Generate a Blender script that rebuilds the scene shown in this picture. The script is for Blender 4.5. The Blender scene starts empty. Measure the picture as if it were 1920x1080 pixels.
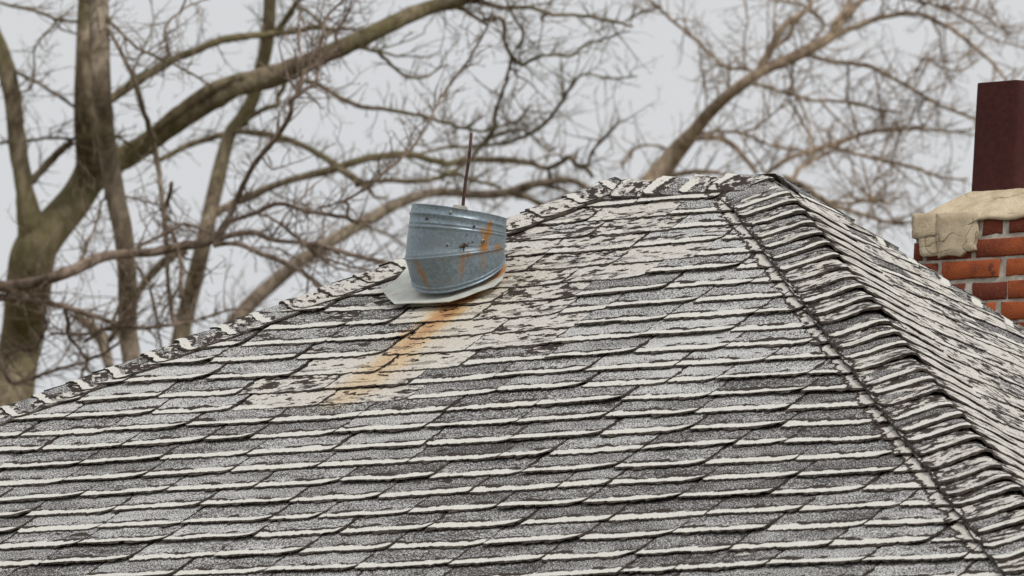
import bpy, math, random
from mathutils import Vector, noise, Matrix
sc = bpy.context.scene
col = sc.collection
R = math.radians

# ------------------------------------------------------------------ camera, light, exposure
# house frame: X along the ridge, Y away from the front slope, apex (right end of the ridge) at APEX
APEX = Vector((0, 0, 6.8))
PHI, ELEV, ROLL = R(32.9), R(11.73), R(3.8)
DIST, FPX = 25.0, 16650.0
cr = Vector((math.cos(PHI), math.sin(PHI), 0)); cf = Vector((-math.sin(PHI), math.cos(PHI), 0)); cz = Vector((0, 0, 1))
FW = math.cos(ELEV)*cf + math.sin(ELEV)*cz
U0 = -math.sin(ELEV)*cf + math.cos(ELEV)*cz
IR = math.cos(ROLL)*cr + math.sin(ROLL)*U0
IU = -math.sin(ROLL)*cr + math.cos(ROLL)*U0
CAM = APEX - DIST*FW - ((1452.2-960)/FPX*DIST)*IR - ((540-325.3)/FPX*DIST)*IU
cam = bpy.data.cameras.new('camera'); co = bpy.data.objects.new('camera', cam); col.objects.link(co)
co.matrix_world = Matrix(((IR.x, IU.x, -FW.x, CAM.x), (IR.y, IU.y, -FW.y, CAM.y), (IR.z, IU.z, -FW.z, CAM.z), (0, 0, 0, 1)))
cam.sensor_width = 36; cam.lens = FPX/1920*36; cam.clip_start = 1; cam.clip_end = 2000
cam.dof.use_dof = True; cam.dof.focus_distance = 24.6; cam.dof.aperture_fstop = 12
sc.camera = co

w = bpy.data.worlds.new('World'); sc.world = w; w.use_nodes = True
wn = w.node_tree; wn.nodes.clear()
sky = wn.nodes.new('ShaderNodeTexSky'); sky.sky_type = 'NISHITA'; sky.sun_disc = False
SUN_EL = R(48); sdir = (-cf*0.75 + cr*0.45).normalized()*math.cos(SUN_EL) + cz*math.sin(SUN_EL)
sky.sun_elevation = SUN_EL; sky.sun_rotation = math.atan2(sdir.x, sdir.y)
b1 = wn.nodes.new('ShaderNodeBackground'); b1.inputs[1].default_value = 0.10
wn.links.new(sky.outputs[0], b1.inputs[0])
tc = wn.nodes.new('ShaderNodeTexCoord')
cn = wn.nodes.new('ShaderNodeTexNoise'); cn.inputs['Scale'].default_value = 7; cn.inputs['Detail'].default_value = 3
wn.links.new(tc.outputs['Generated'], cn.inputs['Vector'])
cmix = wn.nodes.new('ShaderNodeMix'); cmix.data_type = 'RGBA'
wn.links.new(cn.outputs['Fac'], cmix.inputs[0])
cmix.inputs[6].default_value = (0.66, 0.668, 0.685, 1); cmix.inputs[7].default_value = (0.735, 0.735, 0.73, 1)
b2 = wn.nodes.new('ShaderNodeBackground'); b2.inputs[1].default_value = 1.0
wn.links.new(cmix.outputs[2], b2.inputs[0])
ms = wn.nodes.new('ShaderNodeMixShader'); ms.inputs[0].default_value = 0.93
wn.links.new(b1.outputs[0], ms.inputs[1]); wn.links.new(b2.outputs[0], ms.inputs[2])
wo = wn.nodes.new('ShaderNodeOutputWorld'); wn.links.new(ms.outputs[0], wo.inputs[0])

sl = bpy.data.lights.new('sun', 'SUN'); sl.energy = 1.5; sl.angle = R(14); sl.color = (1, 0.97, 0.92)
so = bpy.data.objects.new('sun', sl); col.objects.link(so)
so.rotation_euler = (-sdir).to_track_quat('-Z', 'Y').to_euler(); so.location = (0, 0, 30)
sc.view_settings.view_transform = 'Standard'; sc.view_settings.look = 'None'
sc.view_settings.exposure = 0.0; sc.view_settings.gamma = 1; sc.view_settings.use_curve_mapping = False

# ------------------------------------------------------------------ helpers
def at(px, py, dist):
    """a point of the place seen at that pixel of the photograph, dist metres away"""
    return CAM + dist*(FW + (px-960)/FPX*IR + (540-py)/FPX*IU)

def link(o, parent=None):
    col.objects.link(o)
    if parent: o.parent = parent
    return o

def empty(name, loc, label, cat, group=None, kind=None):
    o = bpy.data.objects.new(name, None); o.location = loc; link(o)
    o.empty_display_size = 0.2
    o['label'] = label; o['category'] = cat
    if group: o['group'] = group
    if kind: o['kind'] = kind
    return o

def mesh(name, verts, faces, mats, parent=None, smooth=False, uvs=None, tab=None, fm=None, origin=None, stuff=False):
    """verts in world space; origin = where the parent empty stands"""
    if origin is not None: verts = [Vector(v)-origin for v in verts]
    me = bpy.data.meshes.new(name)
    me.from_pydata([tuple(v) for v in verts], [], faces)
    for m in (mats if isinstance(mats, (list, tuple)) else [mats]): me.materials.append(m)
    if fm: me.polygons.foreach_set('material_index', fm)
    if smooth is True: me.polygons.foreach_set('use_smooth', [True]*len(faces))
    elif smooth: me.polygons.foreach_set('use_smooth', smooth)
    if uvs:
        l = me.uv_layers.new(name='UVMap'); d = []
        for p in me.polygons:
            for vi in p.vertices: d += uvs[vi]
        l.data.foreach_set('uv', d)
    if tab:
        a = me.color_attributes.new('tab', 'FLOAT_COLOR', 'POINT')
        if isinstance(tab[0], tuple):
            d = [c for t in tab for c in (t[0], t[1], t[2], t[3] if len(t) > 3 else 9.0)]
        else: d = [tab[0], tab[1], tab[2], tab[3] if len(tab) > 3 else 9.0]*len(verts)
        a.data.foreach_set('color', d)
    me.update()
    o = bpy.data.objects.new(name, me); link(o, parent)
    if stuff: o['kind'] = 'stuff'
    return o

def nz(*a): return noise.noise(Vector(a))

class N:
    """tiny node builder"""
    def __init__(s, name):
        s.m = bpy.data.materials.new(name); s.m.use_nodes = True; s.t = s.m.node_tree; s.t.nodes.clear()
        s.out = s.t.nodes.new('ShaderNodeOutputMaterial')
    def new(s, t, **k):
        n = s.t.nodes.new(t)
        for a, b in k.items(): setattr(n, a, b)
        return n
    def put(s, sock, v):
        if isinstance(v, bpy.types.NodeSocket): s.t.links.new(v, sock)
        elif isinstance(v, (tuple, list)) and sock.type == 'RGBA' and len(v) == 3: sock.default_value = (*v, 1)
        else: sock.default_value = v
    def math(s, op, a, b=0.0, c=None, clamp=False):
        n = s.new('ShaderNodeMath', operation=op, use_clamp=clamp)
        s.put(n.inputs[0], a); s.put(n.inputs[1], b)
        if c is not None: s.put(n.inputs[2], c)
        return n.outputs[0]
    def vmul(s, v, k):
        n = s.new('ShaderNodeVectorMath', operation='MULTIPLY'); s.put(n.inputs[0], v); n.inputs[1].default_value = k
        return n.outputs[0]
    def comb(s, x, y, z):
        n = s.new('ShaderNodeCombineXYZ')
        for i, v in enumerate((x, y, z)): s.put(n.inputs[i], v)
        return n.outputs[0]
    def noise(s, vec, scale, detail=2.0, rough=0.5):
        n = s.new('ShaderNodeTexNoise'); s.put(n.inputs['Vector'], vec); n.inputs['Scale'].default_value = scale
        n.inputs['Detail'].default_value = detail; n.inputs['Roughness'].default_value = rough
        return n.outputs['Fac']
    def step(s, x, a, b):
        n = s.new('ShaderNodeMapRange', interpolation_type='SMOOTHSTEP')
        s.put(n.inputs[0], x); s.put(n.inputs[1], a); s.put(n.inputs[2], b); n.inputs[3].default_value = 0; n.inputs[4].default_value = 1
        return n.outputs[0]
    def mix(s, f, a, b, mode='MIX'):
        n = s.new('ShaderNodeMix', data_type='RGBA', blend_type=mode)
        s.put(n.inputs[0], f); s.put(n.inputs[6], a); s.put(n.inputs[7], b)
        return n.outputs[2]
    def bsdf(s, color, rough=0.9, metal=0.0, bump=None, bstr=0.3, bdist=0.002, spec=0.3):
        p = s.new('ShaderNodeBsdfPrincipled'); s.put(p.inputs['Base Color'], color); s.put(p.inputs['Roughness'], rough)
        s.put(p.inputs['Metallic'], metal); p.inputs['Specular IOR Level'].default_value = spec
        if bump is not None:
            b = s.new('ShaderNodeBump'); b.inputs['Strength'].default_value = bstr; b.inputs['Distance'].default_value = bdist
            s.put(b.inputs['Height'], bump); s.t.links.new(b.outputs[0], p.inputs['Normal'])
        s.t.links.new(p.outputs[0], s.out.inputs[0])
        return s.m
    def pos(s): return s.new('ShaderNodeNewGeometry').outputs['Position']
    def objc(s): return s.new('ShaderNodeTexCoord').outputs['Object']
    def segmask(s, P, a, b, ra, rb, soft=1.0):
        """1 inside a tapered capsule from a to b (world), 0 outside; also returns the fraction along it"""
        a, b = Vector(a), Vector(b); d = b-a; L2 = d.length_squared
        sub = s.new('ShaderNodeVectorMath', operation='SUBTRACT'); s.put(sub.inputs[0], P); sub.inputs[1].default_value = a
        dot = s.new('ShaderNodeVectorMath', operation='DOT_PRODUCT'); s.put(dot.inputs[0], sub.outputs[0]); dot.inputs[1].default_value = d
        f = s.math('DIVIDE', dot.outputs['Value'], L2, clamp=True)
        sc_ = s.new('ShaderNodeVectorMath', operation='SCALE'); sc_.inputs[0].default_value = d; s.put(sc_.inputs['Scale'], f)
        s2 = s.new('ShaderNodeVectorMath', operation='SUBTRACT'); s.put(s2.inputs[0], sub.outputs[0]); s.put(s2.inputs[1], sc_.outputs[0])
        ln = s.new('ShaderNodeVectorMath', operation='LENGTH'); s.put(ln.inputs[0], s2.outputs[0])
        rad = s.math('ADD', ra, s.math('MULTIPLY', f, rb-ra))
        q = s.math('DIVIDE', ln.outputs['Value'], rad)
        return q, f

# ------------------------------------------------------------------ roof geometry
T, RL, E = 0.703, 0.559, 0.1145          # pitch, ridge length, exposure of a course
CP = 1/math.hypot(1, T)
NF = Vector((0, -T, 1))*CP; NR = Vector((T, 0, 1))*CP
def warp(x, s):
    h = 0.007*nz(x*1.1, s*1.1, 3.1) + 0.003*nz(x*3.2, s*3.2, 9.7)
    return h - 0.004*max(0, min(1, (-x-0.7)/1.2))
def front(x, s, h): return APEX + Vector((x, -s*CP, -T*s*CP)) + NF*(h + warp(x, s))
def right(y, s, h): return APEX + Vector((s*CP, y, -T*s*CP)) + NR*(h + warp(5+y, s))
def on_front(px, py, h=0.014):
    d = FW + (px-960)/FPX*IR + (540-py)/FPX*IU
    k = ((APEX + NF*h - CAM).dot(NF))/d.dot(NF); P = CAM + k*d - NF*h - APEX
    return P.x, -P.y/CP

# ------------------------------------------------------------------ materials
BROWN = (0.050, 0.038, 0.032)
def shingle_material():
    n = N('weathered_asphalt_shingle')
    uv = n.new('ShaderNodeUVMap', uv_map='UVMap').outputs[0]
    se = n.new('ShaderNodeSeparateXYZ'); n.put(se.inputs[0], uv); u, v = se.outputs[0], se.outputs[1]
    at_ = n.new('ShaderNodeAttribute', attribute_name='tab'); sa = n.new('ShaderNodeSeparateColor'); n.put(sa.inputs[0], at_.outputs['Color'])
    wear, tone, seed = sa.outputs[0], sa.outputs[1], n.math('MULTIPLY', sa.outputs[2], 60.0)
    P = n.comb(u, v, seed)
    def nn(ku, kv, detail=2.0, off=0.0, rough=0.5):
        return n.noise(n.comb(n.math('MULTIPLY', u, ku), n.math('MULTIPLY', v, kv), n.math('ADD', seed, off)), 1.0, detail, rough)
    j = n.math('MULTIPLY', n.math('SUBTRACT', nn(75, 75, 4), 0.5), 0.022)
    j2 = n.math('MULTIPLY', n.math('SUBTRACT', nn(11, 3, 4, 5, 0.65), 0.5), 0.062)
    vj = n.math('ADD', n.math('ADD', v, j), j2)
    w0 = 0.033
    band = n.step(vj, w0+0.0015, w0-0.0015)
    win = n.math('SUBTRACT', 1.0, n.math('DIVIDE', n.math('ABSOLUTE', n.math('SUBTRACT', vj, w0+0.008)), 0.021), clamp=True)
    dash = n.step(n.math('ADD', n.math('MULTIPLY', n.math('SUBTRACT', nn(12, 22, 4, 11), 0.5), 3.0), n.math('MULTIPLY', win, 0.9)), 0.66, 0.70)
    # mineral grains
    WP = n.pos(); drift = n.noise(WP, 3.2, 4, 0.6)
    g = nn(230, 230, 2, 0, 0.75)
    low = nn(7, 30, 3, 3)
    # share of pale grains varies with the tab's tone and random noise
    thr = n.math('ADD', n.math('SUBTRACT', 0.592, n.math('MULTIPLY', tone, 0.17)), n.math('ADD', n.math('MULTIPLY', n.math('SUBTRACT', low, 0.5), -0.20), n.math('MULTIPLY', n.math('SUBTRACT', drift, 0.5), -0.20)))
    gm = n.step(g, n.math('SUBTRACT', thr, 0.035), n.math('ADD', thr, 0.035))
    grain = n.mix(gm, (0.062, 0.055, 0.052), (0.655, 0.645, 0.63))
    # worn tabs: pale film with brown scabs
    wn_ = nn(20, 40, 6, 21, 0.64)
    thr2 = n.math('SUBTRACT', 0.69, n.math('MULTIPLY', wear, 0.265))
    patch = n.step(wn_, n.math('SUBTRACT', thr2, 0.012), n.math('ADD', thr2, 0.012))
    film = n.mix(n.step(g, 0.40, 0.62), (0.52, 0.485, 0.435), (0.77, 0.735, 0.675))
    worn = n.mix(patch, BROWN, film)
    wmask = n.step(n.math('ADD', n.math('MULTIPLY', n.math('SUBTRACT', nn(7, 15, 5, 31, 0.6), 0.5), 1.9), n.math('ADD', wear, n.math('MULTIPLY', n.math('SUBTRACT', drift, 0.5), 0.7))), 0.565, 0.595)
    c = n.mix(wmask, grain, worn)
    c = n.mix(n.math('MULTIPLY', dash, n.math('SUBTRACT', 1.0, n.math('MULTIPLY', wmask, 0.5))), c, BROWN)
    white = n.mix(n.step(g, 0.3, 0.6), (0.60, 0.58, 0.52), (0.77, 0.75, 0.69))
    white = n.mix(n.step(nn(30, 80, 4, 41, 0.6), n.math('SUBTRACT', 0.74, n.math('MULTIPLY', wear, 0.12)), n.math('SUBTRACT', 0.75, n.math('MULTIPLY', wear, 0.12))), white, BROWN)
    # bald, torn strips along the joints between tabs
    sd_ = n.math('MINIMUM', u, n.math('SUBTRACT', at_.outputs['Alpha'], u))
    sdn = n.math('ADD', sd_, n.math('MULTIPLY', n.math('SUBTRACT', nn(50, 50, 4, 61), 0.5), 0.016))
    c = n.mix(n.step(n.math('SUBTRACT', sdn, n.math('MULTIPLY', n.math('SUBTRACT', nn(4, 22, 2, 71), 0.5), 0.05)), 0.0022, 0.0010), c, BROWN)
    c = n.mix(n.math('MULTIPLY', band, n.math('SUBTRACT', 1.0, n.math('MULTIPLY', n.math('MULTIPLY', wmask, n.step(wear, 0.6, 0.7)), n.step(nn(5, 9, 3, 91), 0.40, 0.52)))), c, white)
    c = n.mix(n.step(sdn, 0.0024, 0.0012), c, BROWN)
    # torn film left along the lower edge of the hip caps
    W = n.pos()
    fl = Vector((1, 1/CP)).normalized(); fn = (-fl.y, fl.x)
    ha = front(fn[0]*0.182, fn[1]*0.182, 0.012); hb = front(fn[0]*0.182+fl.x*3.4, fn[1]*0.182+fl.y*3.4, 0.012)
    qh, fh = n.segmask(W, ha, hb, 0.013, 0.015)
    qh = n.math('ADD', qh, n.math('MULTIPLY', n.math('SUBTRACT', n.noise(W, 28, 4, 0.65), 0.5), 5.0))
    c = n.mix(n.step(qh, 1.75, 1.65), c, BROWN)
    c = n.mix(n.step(qh, 0.95, 0.85), c, film)
    # tarry lip at the very edge
    c = n.mix(n.step(n.math('ADD', v, n.math('MULTIPLY', n.math('SUBTRACT', nn(85, 60, 4, 51, 0.65), 0.5), 0.022)), 0.0016, 0.0004), c, BROWN)
    # rust washed down from the vent
    W = n.pos()
    xa, sa_ = on_front(868, 548); xb, sb = on_front(643, 740)
    q, f = n.segmask(W, front(xa, sa_, 0.01), front(xb, sb, 0.01), 0.075, 0.085)
    wq = n.math('ADD', n.math('MULTIPLY', n.noise(W, 11, 4, 0.65), 0.6), n.math('MULTIPLY', n.noise(n.vmul(W, (1, 0.25, 0.25)), 70, 3, 0.6), 0.4))
    q = n.math('ADD', q, n.math('MULTIPLY', n.math('SUBTRACT', wq, 0.5), 2.2))
    rm = n.math('MULTIPLY', n.step(q, 1.15, 0.35), n.math('SUBTRACT', 0.95, n.math('MULTIPLY', f, 0.60)))
    rust = n.mix(n.step(n.math('ADD', q, f), 0.1, 1.1), (0.70, 0.33, 0.10), (1.0, 0.72, 0.34))
    c = n.mix(rm, c, n.mix(1.0, c, rust, 'MULTIPLY'))
    q2, f2 = n.segmask(W, front(xa+0.05, sa_-0.10, 0.01), front(xb+0.02, sb-0.05, 0.01), 0.22, 0.16)
    c = n.mix(n.math('MULTIPLY', n.step(q2, 1.2, 0.2), 0.45), c, n.mix(1.0, c, (0.97, 0.88, 0.74), 'MULTIPLY'))
    return n.bsdf(c, 0.92, bump=n.math('ADD', n.math('MULTIPLY', g, 0.8), n.math('ADD', nn(60, 90, 3, 2), n.math('MULTIPLY', n.math('SUBTRACT', band, patch), 0.3))), bstr=0.55, bdist=0.0015, spec=0.2)

def simple(name, c1, c2, scale, rough=0.85, metal=0.0, detail=4, bstr=0.4, bdist=0.003, lo=0.35, hi=0.65, obj=True, stretch=(1, 1, 1)):
    n = N(name); co_ = n.objc() if obj else n.pos(); co_ = n.vmul(co_, stretch)
    f = n.noise(co_, scale, detail, 0.6)
    return n.bsdf(n.mix(n.step(f, lo, hi), c1, c2), rough, metal, bump=f, bstr=bstr, bdist=bdist)

def bark(name, c1, c2, moss, mamt):
    n = N(name); P = n.pos()
    a = n.noise(n.vmul(P, (1, 1, 0.35)), 22, 5, 0.65); b = n.noise(P, 3.0, 4, 0.6); m_ = n.noise(P, 1.1, 3)
    c = n.mix(n.step(a, 0.36, 0.64), c1, c2)
    c = n.mix(n.math('MULTIPLY', n.step(b, 0.42, 0.60), 0.55), c, n.mix(1.0, c, (0.42, 0.37, 0.34), 'MULTIPLY'))
    c = n.mix(n.math('MULTIPLY', n.step(m_, 0.42, 0.6), mamt), c, moss)
    return n.bsdf(c, 0.95, bump=a, bstr=0.9, bdist=0.02, spec=0.1)

M_SH = shingle_material()
M_EDGE = simple('shingle_torn_edge', (0.035, 0.028, 0.024), (0.115, 0.092, 0.074), 60, 0.95)
M_DECK = simple('roof_felt', (0.020, 0.018, 0.018), (0.05, 0.045, 0.04), 40, 0.95)
M_WALL = simple('painted_clapboard', (0.42, 0.40, 0.36), (0.52, 0.50, 0.46), 6, 0.8)
M_GROUND = simple('winter_grass', (0.07, 0.07, 0.035), (0.16, 0.13, 0.07), 1.5, 0.95, obj=False)

# ------------------------------------------------------------------ setting: ground
g = 300
mesh('ground', [(-g, -g, 0), (g, -g, 0), (g, g, 0), (-g, g, 0)], [(0, 1, 2, 3)], M_GROUND)['kind'] = 'structure'

# ------------------------------------------------------------------ the house with its hip roof
house = empty('house', (APEX.x-RL/2, 0, 0), 'house with a hip roof of flaking grey and white asphalt shingles', 'house')
HO = house.location.copy()
EAVE = 4.3
def deck(h, e):
    a, r = APEX.copy(), Vector((-RL, 0, 0))+APEX
    k = e
    dz = -T*k
    return [a+Vector((0, 0, -h)), r+Vector((0, 0, -h)), APEX+Vector((k, -k, dz-h)), APEX+Vector((-RL-k, -k, dz-h)), APEX+Vector((-RL-k, k, dz-h)), APEX+Vector((k, k, dz-h))]
dk = deck(0.075, EAVE); dk2 = deck(0.14, EAVE)
fs = [(0, 1, 3, 2), (0, 2, 5), (0, 5, 4, 1), (1, 4, 3)]
verts = dk+dk2
faces = fs + [tuple(6+i for i in reversed(f)) for f in fs] + [(2, 3, 9, 8), (3, 4, 10, 9), (4, 5, 11, 10), (5, 2, 8, 11)]
mesh('roof_deck', verts, faces, M_DECK, house, origin=HO)
k = EAVE-0.45; zt = APEX.z-T*EAVE-0.05
x0, x1 = -RL-k, k
wv = [(x0, -k, 0), (x1, -k, 0), (x1, k, 0), (x0, k, 0), (x0, -k, zt+0.2), (x1, -k, zt+0.2), (x1, k, zt+0.2), (x0, k, zt+0.2)]
mesh('wall', wv, [(0, 1, 5, 4), (1, 2, 6, 5), (2, 3, 7, 6), (3, 0, 4, 7)], M_WALL, house, origin=HO)

rs = random.Random(11)
def tab_mesh(S, a0, W, sb, wear, tone, seed, clip, lowpoly=False, hs=1.0):
    """one shingle tab: ragged curled lower edge, rounded far corner, thickness; S(a, s, h) is the slope it lies on"""
    TH = 0.0045
    nu = 13 if lowpoly else 34
    us = [i/(nu-1) for i in range(nu)]
    if lowpoly: us[1] = 0.02; us[-2] = 0.975; us[-3] = 0.93
    else: us[1] = 0.015; us[-2] = 0.985
    cr_ = rs.random(); rc = rs.uniform(0.035, 0.075) if cr_ < 0.30 else rs.uniform(0.004, 0.022); rk = rs.uniform(0.3, 0.62) if cr_ < 0.30 else rs.uniform(0.2, 0.6); lc = rs.uniform(0.004, 0.02); lk = rs.uniform(.1, .4)
    off = rs.uniform(-0.0035, 0.0035); rot = rs.uniform(-0.008, 0.006); TH = 0.0036*rs.uniform(0.75, 1.3)
    curl = rs.uniform(0.000, 0.0065)*hs; ccl = rs.uniform(0, 0.007)*hs; ph = rs.uniform(0, 9)
    vm, th, lip = [], [], []
    chips = [(rs.random(), rs.uniform(0.03, 0.12), rs.uniform(0.003, 0.012)) for _ in range(rs.choice((0, 1, 1, 2, 3)))]
    for t in us:
        x = t*W; e = off + rot*(t-0.5) + 0.0060*nz(x*34, seed*40, 1) + 0.0100*nz(x*95, seed*40, 2) + (0.0060*nz(x*210, seed*40, 3)) + 0.004*nz(x*5, seed*40, 4)
        d = x-(W-rc)
        if d > 0: e += rc*rk*(1-math.sqrt(max(0, 1-(d/rc)**2)))
        d = lc-x
        if d > 0: e += lk*lc*(d/lc)**2
        l = 0.0022+0.0050*max(0, nz(x*16, seed*31, 7))+0.004*max(0, nz(x*70, seed*31, 2))
        for (c, ww, hh) in chips:
            if abs(t-c) < ww: l += hh*(1-(abs(t-c)/ww)**2)*(0.7+0.5*nz(x*80, seed, 3))
        vm.append(e); th.append((0.0030+0.004*nz(x*60, seed*17, 5))*max(hs, 0.5)); lip.append(l)
    fr = [0, 0.07, 0.2, 0.42, 1.0]
    VT = 0.150
    V, UV, F, SM, FM = [], [], [], [], []
    def hh(v, t):
        h = TH*(2-v/E)*hs + 0.0042*hs*max(0, 1-v/0.20)
        if v < 0.05: h += curl*(1-v/0.05)**2*(0.75+0.5*nz(t*W*9+ph, seed*20, 0))
        if v < 0.07: h += ccl*max(0, (t-0.7)/0.3)**2*(1-v/0.07)
        return h + 0.0015*nz(t*W*12, v*20, seed*30)
    for f in fr:
        for i, t in enumerate(us):
            v = vm[i]+(VT-vm[i])*f
            ss = max(sb-v, 0.035); a = clip(a0+t*W, ss)
            V.append(S(a, ss, hh(v, t))); UV.append((t*W, v-0.4*vm[i] if i < nu-4 else v))
    for r_ in range(len(fr)-1):
        for i in range(nu-1):
            q = r_*nu+i; F.append((q, q+1, q+nu+1, q+nu)); SM.append(True); FM.append(0)
    # worn lip and underside edge
    base = len(V)
    for i, t in enumerate(us):
        a = clip(a0+t*W, sb-vm[i]); V.append(S(a, sb-vm[i], hh(vm[i], t))); UV.append((t*W, 0.0))
    for i, t in enumerate(us):
        v = vm[i]-lip[i]; a = clip(a0+t*W, sb-v); V.append(S(a, sb-v, hh(max(v, 0), t)-th[i])); UV.append((t*W, 0.0))
    for i in range(nu-1):
        F.append((base+nu+i, base+nu+i+1, base+i+1, base+i)); SM.append(False); FM.append(1)
    for side in (0, nu-1):
        b0 = len(V)
        for r_ in range(len(fr)):
            p = V[r_*nu+side]; V.append(p.copy()); UV.append(UV[r_*nu+side])
        for r_ in range(len(fr)):
            t = us[side]; v = vm[side]+(VT-vm[side])*fr[r_]; ss = max(sb-v, 0.035); a = clip(a0+t*W, ss)
            V.append(S(a, ss, hh(v, t)-0.006*hs)); UV.append((t*W, v))
        m_ = len(fr)
        for r_ in range(m_-1):
            q = (b0+r_, b0+r_+1, b0+m_+r_+1, b0+m_+r_)
            F.append(q if side == 0 else q[::-1]); SM.append(False); FM.append(1)
    return V, F, UV, SM, FM

tabs = []      # (size of its picture, data)
def in_view(p, m=60):
    d = p-CAM; z = d.dot(FW); x = 960+FPX*d.dot(IR)/z; y = 540-FPX*d.dot(IU)/z
    return -m < x < 1920+m and -m < y < 1080+m

VX, VS = on_front(800, 600)
NROW = 44
for i in range(-2, NROW):
    sb = 0.291+E*i + rs.uniform(-0.002, 0.002)
    if sb < 0.04: sb = 0.062 if i == -2 else sb
    xa = -RL-sb*CP-0.05; xb = sb*CP+0.05
    a = xa - rs.random()*0.05 - (0.14 if i % 2 else 0) - 0.03*i % 0.14
    a = -5.2 + (0.139 if i % 2 else 0) + 0.035*math.sin(i*2.1) + rs.uniform(-0.02, 0.02)
    while a < xb:
        W = 0.2785+rs.uniform(-0.012, 0.012)
        gap = rs.choice((0.001, 0.002, 0.004, 0.007))
        if rs.random() < 0.07: W *= 0.55
        x_, W_ = a, W-gap; a += W
        if x_+W_ < xa or x_ > xb: continue
        lo = -RL-(sb-0.15)*CP; hi = (sb-0.15)*CP
        if x_+W_ < -RL-sb*CP+0.02 or x_ > sb*CP-0.02: continue
        P = front(x_+W_/2, sb-0.05, 0)
        far_ = not in_view(P, 100)
        # wear: pale, scabby tabs round and below the vent, and up towards the ridge
        cx, cs = x_+W_/2, sb-0.06
        d1 = abs(cx-(-0.58))/0.37 + max(0, cs-1.48)/0.10
        d2 = math.hypot((cx+0.52)/0.52, (cs-0.45)/0.42)
        near = min(d1 if cs > 0.45 else 9, d2) + 0.9*nz(cx*3.3+7, cs*4.5, 2.2) + rs.uniform(-0.12, 0.12)
        wear = max(0.0, min(1.0, 1.55-near))*rs.uniform(0.70, 1.0)
        if near < 0.85: wear = max(wear, 0.56+0.36*rs.random())
        if abs(cx+0.57) < 0.16 and 0.7 < cs < 1.45: wear = 1.08
        if wear < 0.36: wear = 0.10+0.16*rs.random()
        if cx > 0.9*sb*CP-0.22 and rs.random() < 0.5: wear = max(wear, 0.30+0.12*rs.random())
        if rs.random() < 0.04: wear = max(wear, 0.40)
        tone = 0.33+0.40*nz(cx*1.3, cs*2.3, 5.5)+rs.uniform(-0.18, 0.18) + (0.30 if cs < 1.5 else 0.06) - 0.1*max(0, cs-2.3)
        tone = max(0.08, min(0.95, tone))
        def clip(x, s, i=i): return max(-RL-max(s, 0)*CP+0.06, min(max(s, 0)*CP-0.06, x)) if s > 0.12 else max(-RL-max(s, 0)*CP+0.01, min(max(s, 0)*CP-0.03, x))
        data = tab_mesh(front, x_, W_, sb, wear, tone, rs.random(), clip, far_, max(0.48, min(1.0, 0.48+0.52*(near-0.75)/0.9)))
        tabs.append((1.0 if in_view(P, 60) else 0.1, data, (wear, tone, rs.random(), W_)))

for i in range(-1, 44):
    sb = 0.30+0.1145*i + rs.uniform(-0.002, 0.002)
    if sb < 0.05: continue
    a = -4.6 + (0.139 if i % 2 else 0) + 0.04*math.sin(i*1.7)
    while a < sb*CP+0.05:
        W = 0.2785+rs.uniform(-0.012, 0.012); y_, W_ = a, W-rs.choice((0.001, 0.003, 0.006)); a += W
        if y_+W_ < -sb*CP+0.02 or y_ > sb*CP-0.02: continue
        P = right(y_+W_/2, sb-0.05, 0)
        cy, cs = y_+W_/2, sb-0.05
        wear = 0.72+0.33*rs.random()
        if nz(cy*1.9+4, cs*2.2, 8.8) > 0.12 and cy > -0.4 : wear = 0.22
        tone = 0.25+rs.uniform(-0.1, 0.15)
        def clipr(y, s): return max(-max(s, 0)*CP+0.05, min(max(s, 0)*CP-0.02, y)) if s > 0.12 else 0.35*max(-max(s, 0)*CP, min(max(s, 0)*CP, y))
        data = tab_mesh(right, y_, W_, sb, wear, tone, rs.random(), clipr, True, 0.42)
        tabs.append((0.5 if in_view(P, 0) else 0.05, data, (wear, tone, rs.random(), W_)))

tabs.sort(key=lambda t: -t[0])
for sz, (V, F, UV, SM, FM), tb in tabs[:298]:
    mesh('shingle', V, F, [M_SH, M_EDGE], house, SM, UV, tb, FM, origin=HO)
if len(tabs) > 298:
    V, F, UV, SM, FM, TB = [], [], [], [], [], []
    for sz, (v, f, uv, sm, fm), tb in tabs[298:]:
        b = len(V); V += v; UV += uv; SM += sm; FM += fm; F += [tuple(b+q for q in ff) for ff in f]; TB += [tb]*len(v)
    mesh('outer_shingles', V, F, [M_SH, M_EDGE], house, SM, UV, TB, FM, origin=HO, stuff=True)

# the two slopes turned away from the picture: plain courses
V, F, UV, TB = [], [], [], []
def strip(S, lo, hi, sb):
    n_ = 24; b = len(V)
    for v, h in ((0, 0.016), (0.15, 0.001)):
        for q in range(n_+1):
            a = lo(sb-v)+(hi(sb-v)-lo(sb-v))*q/n_; V.append(S(a, sb-v, h)); UV.append((a, v)); TB.append((0.15, 0.4, (sb*7) % 1))
    for q in range(n_+1):
        a = lo(sb)+(hi(sb)-lo(sb))*q/n_; V.append(S(a, sb+0.002, 0.009)); UV.append((a, 0)); TB.append((0.15, 0.4, 0))
    for q in range(n_): F.append((b+q, b+q+1, b+n_+2+q, b+n_+1+q)); F.append((b+2*n_+2+q, b+2*n_+3+q, b+q+1, b+q))
def back(x, s, h): return APEX + Vector((x, s*CP, -T*s*CP)) + Vector((0, T, 1))*CP*h
def left(y, s, h): return APEX + Vector((-RL-s*CP, y, -T*s*CP)) + Vector((-T, 0, 1))*CP*h
for i in range(44):
    strip(lambda a, s, h: back(a, max(s, 0), h), lambda s: max(s, 0)*CP, lambda s: -RL-max(s, 0)*CP, 0.09+E*i)
    strip(lambda a, s, h: left(a, max(s, 0), h), lambda s: max(s, 0)*CP, lambda s: -max(s, 0)*CP, 0.09+E*i)
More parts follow.
